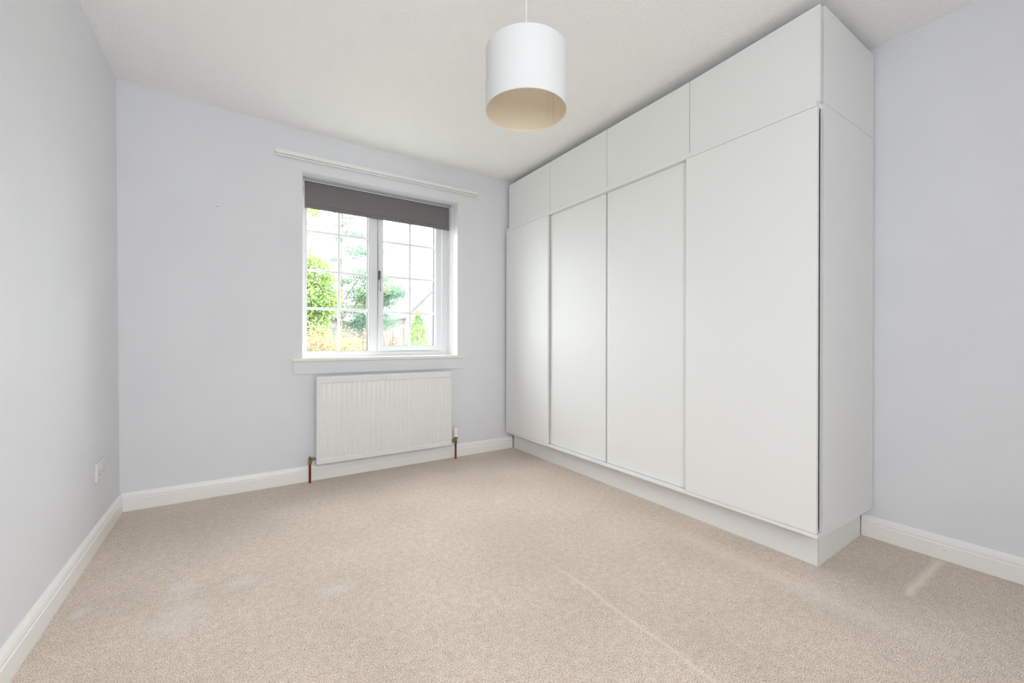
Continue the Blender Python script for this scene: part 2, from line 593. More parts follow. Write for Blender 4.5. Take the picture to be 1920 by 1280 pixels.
MX0, MX1 = 0.864, 0.924   # fixed mullion
ring(WX0 - 0.012, WX1 - 0.002, WZ0 - 0.012, WZ1, 0.055, 0.055, 0.046, 0.055, YF, YF + 0.065).build('outer_frame', M['upvc'], win)
MB().box(MX0, MX1, YF, YF + 0.065, WZ0 + 0.034, WZ1 - 0.055, 0.004).build('mullion', M['upvc'], win)
# left light: fixed glazing bead
ring(WX0 + 0.042, MX0, WZ0 + 0.030, WZ1 - 0.055, 0.010, 0.010, 0.010, 0.010, YF + 0.004, YF + 0.03, 0.003).build('glazing_bead', M['upvc'], win)
# right light: opening sash, standing slightly proud
sash = ring(0.9245, 1.4655, 0.876, WZ1 - 0.05, 0.044, 0.058, 0.046, 0.05, YF - 0.014, YF + 0.05, 0.006).build('opening_sash', M['upvc'], win)
GY = YF + 0.028


def gasket(x0, x1, z0, z1, par):
    ring(x0, x1, z0, z1, .003, .0055, .003, .003, GY - 0.009, GY + 0.018, 0).build('gasket', M['gasket'], par)


gasket(0.4215, 0.8555, 0.880, 2.045, win)
gasket(0.9675, 1.4095, 0.921, 2.01, sash)


def pane_grid(par, x0, x1, zs, xm):
    xs = [x0, xm, x1]
    for i in range(2):
        for j in range(len(zs) - 1):
            MB().box(xs[i] + .0005, xs[i + 1] - .0005, GY, GY + 0.004, zs[j] + .0005, zs[j + 1] - .0005).build('pane', M['glass'], par)
    MB().box(xm - .0095, xm + .0095, GY - 0.012, GY - 0.001, zs[0], zs[-1], 0.004).build('glazing_bar', M['bar'], par)
    for z in zs[1:-1]:
        for i in range(2):
            a = xs[i] + (.009 if i else .0)
            c = xs[i + 1] - (.009 if i == 0 else .0)
            MB().box(a, c, GY - 0.012, GY - 0.001, z - .0095, z + .0095, 0.004).build('glazing_bar', M['bar'], par)


pane_grid(win, 0.418, 0.859, [0.877, 1.1935, 1.4715, 1.7575, 2.05], 0.642)
pane_grid(sash, 0.9655, 1.4115, [0.918, 1.188, 1.4725, 1.7505, 2.015], 1.1945)
hp = MB().box(0.927, 0.943, YF - 0.022, YF - 0.0145, 1.438, 1.508, 0.005).build('handle_plate', M['chrome'], sash)
tag(hp, 'chrome window handle plate')
hl = MB()
hl.tube([(0.935, YF - 0.020, 1.466), (0.935, YF - 0.040, 1.466), (0.9352, YF - 0.047, 1.462), (0.9355, YF - 0.049, 1.43), (0.9365, YF - 0.044, 1.39),
         (0.937, YF - 0.042, 1.362), (0.937, YF - 0.045, 1.346)], [.0075, .0075, .008, .0055, .0045, .006, .005], 10)
tag(hl.build('handle_lever', M['chrome'], sash, smooth=True), 'chrome window handle lever hanging down')
# timber liner around the reveal (shows as a second step inside the plaster)
lin = MB()
lin.box(WX1 - 0.006, WX1 + 0.001, YB + 0.10, YF, WZ0, WZ1)
lin.build('reveal_liner', M['trim'], win)
lin = MB()
lin.box(WX0 - 0.001, WX0 + 0.006, YB + 0.10, YF, WZ0, WZ1)
lin.build('reveal_liner', M['trim'], win)

# sill board and apron
sill = MB()
# the part inside the reveal is as wide as the opening, the nosing runs past it on both sides
sx0, sx1 = 0.3065, 1.5915
bm = sill.bm
def sill_poly():
    n_back = [(WX0 + .0005, YF), (WX1 - .0005, YF), (WX1 - .0005, YB - 0.0005), (sx1, YB - 0.0005), (sx1, YB - 0.030), (sx0, YB - 0.030), (sx0, YB - 0.0005), (WX0 + .0005, YB - 0.0005)]
    v0 = [bm.verts.new((x, y, WZ0 - 0.025)) for x, y in n_back]
    v1 = [bm.verts.new((x, y, WZ0)) for x, y in n_back]
    n = len(n_back)
    for i in range(n):
        bm.faces.new((v0[i], v0[(i + 1) % n], v1[(i + 1) % n], v1[i]))
    bm.faces.new(v0[::-1])
    bm.faces.new(v1)
    bm.edges.ensure_lookup_table()
    es = [e for e in bm.edges if all(abs(v.co.y - (YB - 0.030)) < 1e-5 for v in e.verts) and abs(e.verts[0].co.z - e.verts[1].co.z) < 1e-6]
    bmesh.ops.bevel(bm, geom=es, offset=0.009, segments=4, affect='EDGES')
sill_poly()
ws = sill.build('window_sill', M['sillwood'], smooth=True)
tag(ws, 'cream-white window sill board with a rounded nose', 'window sill', kind='structure')
ap = MB().box(0.315, 1.5815, YB - 0.013, YB, 0.7295, WZ0 - 0.026, 0.0025).build('trim_1', M['wall'])
tag(ap, 'painted apron board fixed under the window sill', 'trim', kind='structure')

# ------------------------------------------------------------------ sliding wardrobes along the right wall
W1 = 2.009            # face of the overhead doors
W2 = 1.986            # face of the two outer sliding doors and of the rails
PX = 2.0421           # front edge of the carcass panels
ZB, ZM = 0.1446, 1.952
SKEW = -0.0046        # the run is not quite parallel to the wall


def set_in_run(t):
    p = Vector((PX, 0.7393, 0))
    t.rotation_euler.z = SKEW
    d = Matrix.Rotation(SKEW, 3, 'Z') @ (t.location - p)
    t.location = p + d
    return t


def cabinet_panels(t, y0, y1, z0, z1, near):
    th = 0.018
    for n, yy in (('side_panel', y0), ('side_panel', y1 - .0155)):
        MB().box(PX, 2.5735, yy, yy + .0155, z0, z1, 0.0012).build(n, M['carcass'], t)
    MB().box(PX + .001, 2.5735, y0 + .0155, y1 - .0155, z0, z0 + th).build('bottom_panel', M['carcass'], t)
    MB().box(PX + .001, 2.5735, y0 + .0155, y1 - .0155, z1 - th, z1).build('top_panel', M['carcass'], t)
    MB().box(2.566, 2.5725, y0 + .0155, y1 - .0155, z0 + th, z1 - th).build('back_panel', M['carcass'], t)
    if near:
        MB().box(2.5745, XR - 0.010, y0 - .0006, y0 + th, z0, z1, 0.0012).build('filler_strip', M['carcass'], t)


YA, YM, YN = 0.7393, 1.9390, 3.130
far = thing('sliding_wardrobe', 'white sliding-door wardrobe in the corner beside the window wall', 'wardrobe', (2.30, (YM + YN) / 2, ZB), 'sliding wardrobes of one fitted run')
near = thing('sliding_wardrobe', 'nearer white sliding-door wardrobe with its plain side panel in full view', 'wardrobe', (2.30, (YA + YM) / 2, ZB), 'sliding wardrobes of one fitted run')
cabinet_panels(far, YM + .001, YN, ZB, ZM - .001, False)
cabinet_panels(near, YA, YM - .001, ZB, ZM - .001, True)


def slide_door(par, y0, y1, front):
    x = W2 if front else W2 + 0.026
    z0 = 0.1672 if front else 0.1680
    MB().box(x, x + 0.018, y0, y1, z0, 1.9262, 0.0012).build('sliding_door', M['door'], par)


slide_door(far, 2.531, 3.128, True)
slide_door(far, 1.9488, 2.545, False)
slide_door(near, 1.330, 1.9353, False)
slide_door(near, 0.7435, 1.3445, True)
for par, a, b in ((far, 1.9388, 3.128), (near, 0.7397, 1.9378)):
    MB().box(W2 + .0003, 2.0600, a, b, 0.1500, 0.1658, 0.0012).build('bottom_rail', M['door'], par)
    aa = 0.7475 if par is near else a
    MB().box(W2 + .0003, PX - .0005, aa, b, 1.9278, 1.9515, 0.0012).build('top_rail', M['door'], par)

ofar = thing('overhead_cabinet', 'white overhead cabinet above the wardrobe nearest the window wall', 'cabinet', (2.30, (YM + YN) / 2, ZM), 'overhead cabinets above the wardrobes')
onear = thing('overhead_cabinet', 'white overhead cabinet at the open end of the run, its side panel showing', 'cabinet', (2.30, (YA + YM) / 2, ZM), 'overhead cabinets above the wardrobes')


def top_at(y):
    return 2.355 - 0.0135 * (y - 0.744) / 0.6 if y < 1.344 else 2.3415


cabinet_panels(ofar, YM + .001, YN, ZM + .0005, 2.3405, False)
cabinet_panels(onear, YA, YM - .001, ZM + .0005, 2.3415, True)
# the panel at the open end rises with the last door
MB().hexa([(PX, YA, 2.3415), (2.604, YA, 2.3415), (2.604, YA + .018, 2.3415), (PX, YA + .018, 2.3415),
           (PX, YA, 2.358), (2.604, YA, 2.358), (2.604, YA + .018, 2.358), (PX, YA + .018, 2.358)]).build('side_trim', M['carcass'], onear)
for par, y0, y1 in ((ofar, 2.5365, 3.1215), (ofar, 1.9405, 2.5335), (onear, 1.3425, 1.9375), (onear, 0.7442, 1.3395)):
    b = MB()
    x0, x1, z0 = W1, W1 + .0175, ZM + .0010
    b.hexa([(x0, y0, z0), (x1, y0, z0), (x1, y1, z0), (x0, y1, z0), (x0, y0, top_at(y0)), (x1, y0, top_at(y0)), (x1, y1, top_at(y1)), (x0, y1, top_at(y1))])
    bmesh.ops.bevel(b.bm, geom=b.bm.edges[:], offset=0.0011, segments=2, affect='EDGES')
    b.build('cabinet_door', M['door'], par)

pl = thing('wardrobe_plinth', 'white recessed plinth carrying the wardrobe run on the carpet', 'plinth', (2.30, 1.95, 0))
MB().box(2.0726, 2.0906, .7705, 3.1300, 0, .1440).build('front_board', M['door'], pl)
MB().hexa([(2.0726, .7690, 0), (2.589, .7830, 0), (2.589, .7950, 0), (2.0912, .7702, 0),
           (2.0726, .7690, .1444), (2.589, .7830, .1444), (2.589, .7950, .1444), (2.0912, .7702, .1444)]).build('end_board', M['door'], pl)
for t in (far, near, ofar, onear, pl):
    set_in_run(t)

# ------------------------------------------------------------------ radiator with its valves
rx0, rx1, rz0, rz1, ryf = 0.4475, 1.4445, 0.1195, 0.7135, 3.070
rad = thing('radiator', 'white single-panel convector radiator under the window', 'radiator', ((rx0 + rx1) / 2, 3.10, rz0))
NF, x_first, x_last = 29, 0.4848, 1.4172
pitch = (x_last - x_first) / (NF - 1)
cols = [(rx0, 0.006), (rx0 + .003, 0.0015), (rx0 + .006, 0.0), (rx0 + .0145, 0.0), (rx0 + .0155, 0.0018), (rx0 + .0175, 0.0018), (rx0 + .0185, 0.0)]
for k in range(NF):
    c = x_first + k * pitch
    for dx, d in ((-.0140, 0.0), (-.0075, 1.0), (.0075, 1.0), (.0140, 0.0)):
        cols.append((c + dx, ('f', d)))
cols += [(rx1 - .0185, 0.0), (rx1 - .0175, 0.0018), (rx1 - .0155, 0.0018), (rx1 - .0145, 0.0), (rx1 - .006, 0.0), (rx1 - .003, 0.0015), (rx1, 0.006)]
rows = [(rz0, .006, 0), (rz0 + .003, .0015, 0), (rz0 + .006, 0, 0), (rz0 + .0145, 0, 0), (rz0 + .0155, .0018, 0), (rz0 + .0175, .0018, 0), (rz0 + .0185, 0, 0),
        (rz0 + .033, 0, 0), (rz0 + .038, 0, 1), (rz0 + .050, 0, .22), (rz1 - .054, 0, .22), (rz1 - .0455, 0, 1), (rz1 - .0405, 0, 0), (rz1 - .006, 0, 0), (rz1 - .003, .0015, 0), (rz1, .006, 0)]
fp = MB()
grid = []
for z, dz, fz in rows:
    line = []
    for x, d in cols:
        inx = rx0 + .0145 <= x <= rx1 - .0145
        if isinstance(d, tuple):
            dep = d[1] * fz * 0.0060 + dz
        else:
            groove_col = d == 0.0018
            groove_row = dz == 0.0018
            inz = rz0 + .0145 <= z
            dep = max(d if (not groove_col or inz) else 0, dz if (not groove_row or inx) else 0)
        line.append(fp.bm.verts.new((x, ryf + dep, z)))
    grid.append(line)
for j in range(len(rows) - 1):
    for i in range(len(cols) - 1):
        fp.bm.faces.new((grid[j][i], grid[j][i + 1], grid[j + 1][i + 1], grid[j + 1][i]))
front = fp.build('front_panel', M['radiator'], rad)
sm = front.modifiers.new('thickness', 'SOLIDIFY')
sm.thickness = 0.0015
front.data.shade_smooth()
front.data.set_sharp_from_angle(angle=math.radians(25))
MB().box(rx0 + .004, rx1 - .004, ryf + .0085, ryf + .017, rz0 + .006, rz1 - .006, 0.002).build('water_panel', M['radiator'], rad)
fin = MB()
nf = 60
zig = []
for k in range(nf * 2):
    xx = rx0 + .03 + (rx1 - rx0 - .06) * k / (nf * 2 - 1)
    zig.append((xx, ryf + (.019 if (k // 2) % 2 else .042)))
v0 = [fin.bm.verts.new((x, y, rz0 + .06)) for x, y in zig]
v1 = [fin.bm.verts.new((x, y, rz1 - .04)) for x, y in zig]
for k in range(len(zig) - 1):
    fin.bm.faces.new((v0[k], v0[k + 1], v1[k + 1], v1[k]))
fin.build('convector_fins', M['radiator'], rad)
tg = MB()
gxs = np.linspace(rx0 + .006, rx1 - .006, 121)
gys = [ryf + .008, ryf + .018, ryf + .040, ryf + .050]
gv = [[tg.bm.verts.new((x, y, rz1 + .0015)) for x in gxs] for y in gys]
for j in range(3):
    for i in range(120):
        if j == 1 and i % 2 and 2 < i < 118:
            continue
        tg.bm.faces.new((gv[j][i], gv[j][i + 1], gv[j + 1][i + 1], gv[j + 1][i]))
tgo = tg.build('top_grille', M['radiator'], rad)
tm = tgo.modifiers.new('thickness', 'SOLIDIFY')
tm.thickness = 0.002
for xx in (rx0 - .0005, rx1 - .0015):
    MB().box(xx, xx + .002, ryf + .005, ryf + .050, rz0 + .02, rz1 + .001, .0006).build('side_cover', M['radiator'], rad)
for xx in (rx0 + .15, rx1 - .17):
    MB().box(xx, xx + .02, ryf + .044, YB - .001, rz0 + .12, rz1 - .1).build('wall_bracket', M['radiator'], rad)
# lockshield side
yv = 3.098
lx = 0.412
lv = MB()
lv.lathe([(.0105, .128), (.0125, .130), (.0125, .140), (.0095, .142), (.0085, .150), (.0105, .153), (.0105, .166), (.0075, .168), (.0055, .176), (.0045, .178)], (lx, yv, 0), 16)
lv.lathe([(.006, .0), (.0085, .001), (.0085, .012), (.0115, .014), (.0115, .026), (.0075, .028), (.0075, .038)], (lx, yv, .159), 12, 'x')
tag(lv.build('lockshield_valve', M['brass'], rad, smooth=True), 'uncapped brass elbow valve at the left end')
lvo = rad.children[-1]
tag(MB().tube([(lx, yv, 0.0), (lx, yv, .131)], .0075, 14).build('supply_pipe', M['copper'], lvo, smooth=True), 'dark red painted pipe')
# thermostatic side
tx = 1.492
tv = MB()
tv.lathe([(.0105, .122), (.013, .124), (.013, .136), (.0095, .138), (.011, .142), (.0115, .156), (.0095, .160), (.015, .163), (.0165, .171), (.0165, .176)], (tx, yv, 0), 16)
tv.lathe([(.0075, -.046), (.0115, -.040), (.0115, -.026), (.0085, -.024), (.0085, -.012), (.006, 0)], (tx, yv, .150), 12, 'x')
tvo = tag(tv.build('thermostatic_valve', M['brass'], rad, smooth=True), 'brass valve body at the right end')
hd = MB()
seg = 36
prof = [(.013, .176), (.0185, .178), (.0200, .190), (.0200, .196), (.0185, .198), (.0200, .201), (.0195, .236), (.017, .250), (.012, .2555), (.004, .257)]
hd.lathe(prof, (tx, yv, 0), seg)
for v in hd.bm.verts:
    if .2 < v.co.z < .24:
        d = Vector((v.co.x - tx, v.co.y - yv, 0))
        k = int(round((math.atan2(d.y, d.x) % (2 * math.pi)) / (2 * math.pi) * seg))
        if k % 3 == 0:
            v.co.x, v.co.y = tx + d.x * .92, yv + d.y * .92
tag(hd.build('valve_head', M['plastic'], tvo, smooth=True), 'white ribbed control head')
tag(MB().tube([(tx, yv, 0.0), (tx, yv, .125)], .0075, 14).build('supply_pipe', M['copper'], tvo, smooth=True), 'dark red painted pipe')

# ------------------------------------------------------------------ roller blind
bl = thing('roller_blind', 'dark grey roller blind pulled a little way down inside the window reveal', 'blind', (0.957, YB + .13, 2.10))
yb = YB + 0.130
bx0, bx1 = 0.3995, 1.5145
MB().lathe([(.0165, bx0 + .004), (.0165, bx1 - .004)], (0, yb + .0185, 2.087), 24, 'x').build('roller_tube', M['blind'], bl, smooth=True)
fab = MB()
fz = [(2.096, .004), (2.09, .0012), (2.05, 0), (1.98, 0), (1.934, 0), (1.9325, -.0012), (1.929, -.003), (1.905, -.003), (1.9015, -.001)]
n_x = 24
fl = [[fab.bm.verts.new((bx0 + (bx1 - bx0) * i / n_x, yb + d, z)) for i in range(n_x + 1)] for z, d in fz]
for j in range(len(fz) - 1):
    for i in range(n_x):
        fab.bm.faces.new((fl[j][i], fl[j][i + 1], fl[j + 1][i + 1], fl[j + 1][i]))
fo = fab.build('fabric', M['blind'], bl)
fm = fo.modifiers.new('thickness', 'SOLIDIFY')
fm.thickness = 0.0006
MB().box(bx0 + .002, bx1 - .002, yb - .0018, yb + .0022, 1.904, 1.928, .001).build('bottom_bar', M['blind'], fo)
MB().box(bx0 - .010, bx1 + .004, yb - .034, yb - .012, 2.0975, 2.1095, .001).build('head_rail', M['alu'], bl)
MB().box(bx0 - .010, bx1 + .004, yb - .012, yb - .002, 2.0935, 2.1095, .002).build('rail_lip', M['rail'], bl)
for xx in (bx0 - .012, bx1 + .004):
    MB().box(xx, xx + .006, yb - .014, yb + .04, 2.060, 2.1098, .0015).build('bracket', M['rail'], bl)
ch = MB()
for dx in (-.0045, .0035):
    ch.tube([(bx0 - .006 + dx, yb - .004, 2.075), (bx0 - .006 + dx * 1.2, yb - .005, 1.98), (bx0 - .006 + dx * .8, yb - .005, 1.90)], .0016, 6)
ch.tube([(bx0 - .010, yb - .005, 1.902), (bx0 - .006, yb - .005, 1.894), (bx0 - .003, yb - .005, 1.902)], .0016, 6)
tag(ch.build('pull_chain', M['ivory'], bl), kind='stuff')

# ------------------------------------------------------------------ curtain track
ct = thing('curtain_track', 'slim white curtain track fixed to the wall above the window', 'curtain track', (0.957, YB, 2.20))


def sloped(x0, x1, y0, y1, za0, za1, zb0, zb1):
    return MB().hexa([(x0, y0, za0), (x1, y0, zb0), (x1, y1, zb0), (x0, y1, za0), (x0, y0, za1), (x1, y0, zb1), (x1, y1, zb1), (x0, y1, za1)])


b = sloped(0.208, 1.7045, YB - .034, YB - .012, 2.190, 2.2145, 2.1985, 2.2205)
bmesh.ops.bevel(b.bm, geom=b.bm.edges[:], offset=0.002, segments=2, affect='EDGES')
b.build('track_profile', M['track'], ct)
sloped(0.2105, 1.702, YB - .024, YB - .010, 2.1780, 2.1840, 2.1875, 2.1935).build('lower_channel', M['track'], ct)
sloped(0.2115, 1.701, YB - .014, YB - .008, 2.1835, 2.192, 2.193, 2.200).build('groove', M['track'], ct)
for k in range(5):
    x = .3 + k * .33
    MB().box(x - .01, x + .01, YB - .012, YB, 2.196 + .0066 * (x - .2), 2.212 + .0066 * (x - .2)).build('wall_bracket', M['rail'], ct)
gl = MB().box(1.566, 1.572, YB - .039, YB - .012, 2.176, 2.226, .002).build('glider', M['ivory'], ct)
tag(gl, 'ivory glider clip near the right end')
tag(MB().box(1.676, 1.684, YB - .037, YB - .012, 2.168, 2.199, .002).build('end_stop', M['ivory'], ct), 'ivory end stop')
MB().box(1.7035, 1.709, YB - .036, YB - .010, 2.188, 2.2225, .0015).build('end_cap', M['rail'], ct)

# ------------------------------------------------------------------ pendant light
pc = (0.895, 1.2675)
pr, pz0, pz1 = 0.1497, 1.8085, 2.0275
pen = thing('pendant_light', 'white drum-shaped fabric pendant shade with a cream lining, hanging from the ceiling', 'lamp', (pc[0], pc[1], 2.40))
sh = MB()
sh.lathe([(pr - .0012, pz0), (pr + .0006, pz0 + .001), (pr + .0006, pz0 + .007), (pr, pz0 + .0085), (pr, pz1 - .0085), (pr + .0006, pz1 - .007), (pr + .0006, pz1 - .001), (pr - .0012, pz1)], (pc[0], pc[1], 0), 128, cap=False)
so = sh.build('lampshade', M['shade'], pen, smooth=True)
ln = MB()
ln.lathe([(pr - .0012, pz0), (pr - .002, pz0 + .001), (pr - .0022, pz0 + .008), (pr - .002, pz0 + .009), (pr - .002, pz1 - .002), (pr - .0012, pz1)], (pc[0], pc[1], 0), 128, cap=False)
lo = ln.build('shade_lining', M['lining'], pen, smooth=True)
# overlapped seam inside the drum
sm_ = MB()
fx, fy = F_.x, F_.y
base_a = math.atan2(fy, fx) - math.asin(0.70)
sv = []
for z in (pz0 + .009, pz1 - .003):
    sv.append([sm_.bm.verts.new((pc[0] + (pr - .0032) * math.cos(base_a + da), pc[1] + (pr - .0032) * math.sin(base_a + da), z)) for da in np.linspace(-.07, .07, 6)])
for i in range(5):
    sm_.bm.faces.new((sv[0][i], sv[0][i + 1], sv[1][i + 1], sv[1][i]))
se = sm_.build('seam_strip', M['lining'], lo)
se.modifiers.new('thickness', 'SOLIDIFY').thickness = 0.0008
sp = MB()
sp.lathe([(.0215, pz1 - .013), (.0245, pz1 - .013), (.0245, pz1 - .009), (.0215, pz1 - .009), (.0215, pz1 - .013)], (pc[0], pc[1], 0), 32, cap=False)
sp.build('fitting_ring', M['rail'], pen, smooth=True)
for k in range(3):
    a = 2 * math.pi * k / 3 + .3
    MB().tube([(pc[0] + .024 * math.cos(a), pc[1] + .024 * math.sin(a), pz1 - .011), (pc[0] + (pr - .0025) * math.cos(a), pc[1] + (pr - .0025) * math.sin(a), pz1 - .005)], .0018, 8).build('spoke', M['rail'], pen)
MB().lathe([(r, pz1 + h) for r, h in ((.012, -.049), (.019, -.047), (.019, -.015), (.0205, -.013), (.021, -.003), (.016, .007), (.009, .022), (.004, .028))], (pc[0], pc[1], 0), 32).build('lamp_holder', M['plastic'], pen, smooth=True)
MB().tube([(pc[0], pc[1], pz1 + .026), (pc[0], pc[1], 2.386)], .0028, 12).build('cord', M['cord'], pen, smooth=True)
cz = ceil_z(*pc)
MB().lathe([(.050, cz + .002), (.050, cz - .006), (.046, cz - .013), (.020, cz - .019), (.009, cz - .026), (.006, cz - .034)], (pc[0], pc[1], 0), 40).build('ceiling_rose', M['plastic'], pen, smooth=True)

# ------------------------------------------------------------------ double socket on the left wall
sxw = left_x(.34)
sk = thing('wall_socket', 'white double wall socket low on the bare left wall', 'socket', (sxw, 2.743, .297))
fpz0, fpz1, fy0, fy1 = .298, .3855, 2.668, 2.823
plate = MB().box(sxw, sxw + .0105, fy0, fy1, fpz0, fpz1, .0015, 2).build('faceplate', M['faceplate'], sk)
for yc in (fy0 + .040, fy1 - .040):
    MB().box(sxw + .009, sxw + .0135, yc - .0075 + .018, yc + .0075 + .018, fpz1 - .034, fpz1 - .014, .0012).build('switch', M['faceplate'], sk)
    for dy, dz, wy, wz in ((0, -.040, .004, .010), (-.011, -.060, .009, .0042), (.011, -.060, .009, .0042)):
        MB().box(sxw + .0100, sxw + .0107, yc + dy - wy / 2, yc + dy + wy / 2, fpz1 + dz - wz / 2, fpz1 + dz + wz / 2).build('pin_hole', M['slot'], plate)
for yc in (fy0 + .012, fy1 - .012):
    MB().lathe([(.0032, .0100), (.0032, .0110)], (sxw, yc, (fpz0 + fpz1) / 2), 12, 'x').build('screw', M['faceplate'], plate)

# old nail left in the window wall
nl = MB().lathe([(.0012, -.010), (.0012, -.002), (.0028, -.002), (.0028, 0.0)][::-1], (-.1007, YB, 1.7852), 10, 'y').build('wall_nail', M['gasket'])
tag(nl, 'tiny dark nail left in the wall to the left of the window', 'nail')

# ------------------------------------------------------------------ the garden outside
rng = np.random.default_rng(7)
random.seed(7)
GZ = -0.35
gr = MB().box(-14, 40, YB + 0.32, 60, GZ - .1, GZ).build('lawn', M['grass'])
tag(gr, 'garden lawn below the window', 'lawn', kind='structure')


def leaves(name, m, parent, pts, size, up=0.0, long=1.6):
    """one small folded quad per point"""
    n = len(pts)
    pts = np.asarray(pts) - np.array(base_of(parent))
    d = rng.normal(size=(n, 3))
    d[:, 2] += up
    d /= np.linalg.norm(d, axis=1)[:, None]
    e = np.cross(d, rng.normal(size=(n, 3)))
    e /= np.linalg.norm(e, axis=1)[:, None]
    s = size * rng.uniform(.6, 1.35, size=(n, 1))
    a, c = pts - d * s * long / 2, pts + d * s * long / 2
    b, f = pts + e * s * .5, pts - e * s * .5
    v = np.stack([a, b, c, f], 1).reshape(-1, 3)
    me = bpy.data.meshes.new(name)
    me.vertices.add(n * 4)
    me.vertices.foreach_set('co', v.ravel())
    me.loops.add(n * 4)
    me.loops.foreach_set('vertex_index', np.arange(n * 4))
    me.polygons.add(n)
    me.polygons.foreach_set('loop_start', np.arange(n) * 4)
    me.polygons.foreach_set('loop_total', np.full(n, 4))
    me.update()
    me.validate()
    me.materials.append(m)
    o = bpy.data.objects.new(name, me)
    COL.objects.link(o)
    o.parent = parent
    return tag(o, kind='stuff')


def blob(c, r, n, flat=1.0):
    d = rng.normal(size=(n, 3))
    d /= np.linalg.norm(d, axis=1)[:, None]
    q = d * (rng.uniform(.35, 1, size=(n, 1)) ** .6) * r
    q[:, 2] *= flat
    return q + np.array(c)


# broad-leaved tree, left of the view
bt = thing('broadleaf_tree', 'bright yellow-green leafy tree at the left edge of the window view', 'tree', (0.75, 9.0, GZ))
tb = MB()
tb.tube([(0.75, 9, GZ), (0.78, 9, .6), (0.7, 9, 1.6), (0.78, 9.05, 2.8), (0.9, 9, 3.9)], [.13, .11, .09, .06, .03], 10)
tb.build('trunk', M['bark'], bt, smooth=True)
limbs = [((.75, 9, 1.2), (1.35, 8.9, 1.9)), ((.72, 9, 1.5), (.2, 9.1, 2.2)), ((.75, 9, 2.0), (1.3, 9.1, 2.6)), ((.8, 9, 3.0), (1.2, 9, 3.7)), ((.75, 9, 1.0), (1.2, 9.2, 1.3))]
for a, c in limbs:
    mid = (Vector(a) + Vector(c)) / 2 + Vector((0, 0, .12))
    MB().tube([a, mid, c], [.04, .028, .012], 7).build('branch', M['bark'], bt, smooth=True)
P = [blob((.75, 9, 1.5), .62, 900), blob((1.28, 8.9, 2.25), .36, 620), blob((1.42, 8.9, 1.75), .33, 620), blob((.25, 9.1, 2.2), .5, 500), blob((1.0, 9, 2.45), .38, 420),
     blob((1.25, 9.2, 1.3), .36, 520), blob((1.1, 8.8, 1.75), .45, 620), blob((1.15, 9, .95), .36, 340), blob((1.22, 9, 3.55), .20, 120), blob((1.12, 9, 3.1), .14, 60), blob((1.3, 9, 3.85), .2, 110), blob((.85, 9, 3.5), .4, 250), blob((.6, 9, .9), .5, 300)]
P = np.concatenate(P)
P = np.concatenate([P, P + rng.normal(0, .05, P.shape), P + rng.normal(0, .06, P.shape)])
leaves('foliage', M['leaf_bright'], bt, P, .037)

# tall open conifer
cx, cyy = 2.375, 12.0
cf = thing('tall_conifer', 'tall open conifer with a bare brown trunk and blue-green sprays', 'tree', (cx, cyy, GZ))
MB().tube([(cx, cyy, GZ), (cx + .01, cyy, 1), (cx - .02, cyy, 3), (cx + .02, cyy, 5), (cx, cyy, 7)], [.036, .033, .028, .020, .008], 9).build('trunk', M['bark'], cf, smooth=True)
spray = []
for k in range(72):
    z = 1.0 + 5.2 * (k + rng.uniform(0, .8)) / 58
    right = rng.uniform() < .72
    az = rng.normal(0, .7) if right else math.pi + rng.normal(0, .8)
    if k >= 58:      # the long dense boughs at mid height
        z, right, az = 1.45 + 1.0 * (k - 58) / 14, True, rng.normal(0, .22)
    L = (1.75 if right else .45) * max(.22, 1 - abs(z - 2.05) / (3.4 if z > 2.05 else 1.6)) * (rng.uniform(.65, 1.05) if k < 58 else rng.uniform(.88, 1.08))
    rise = rng.normal(.22, .26)
    p0 = Vector((cx, cyy, z))
    p1 = p0 + Vector((math.cos(az) * L * .5, math.sin(az) * L * .5, rise * L * .6))
    p2 = p0 + Vector((math.cos(az) * L, math.sin(az) * L, rise * L * .8))
    MB().tube([p0, p1, p2], [.010, .007, .003], 5).build('branch', M['bark'], cf)
    for t in np.linspace(.35, 1.05, max(3, int(9 * L))):
        q = p0.lerp(p1, t * 2) if t < .5 else p1.lerp(p2, (t - .5) * 2)
        if rng.uniform() < .85:
            n = int(rng.uniform(60, 105) * (1.15 if z < 3.0 else .75))
            w = rng.normal(size=(n, 3)) * np.array([.14, .14, .055]) * (.6 + .5 * L)
            spray.append(w + np.array(q))
leaves('foliage', M['needle'], cf, np.concatenate(spray), .021, long=3.4)
for a, c in (((cx, cyy, 1.55), (3.15, 11.9, 2.35)), ((cx, cyy, 1.95), (2.9, 12.1, 2.75)), ((cx + .1, cyy, .8), (3.2, 11.8, 1.35))):
    MB().tube([a, (Vector(a) + Vector(c)) / 2 + Vector((0, 0, .05)), c], [.030, .022, .010], 7).build('branch', M['bark'], cf, smooth=True)


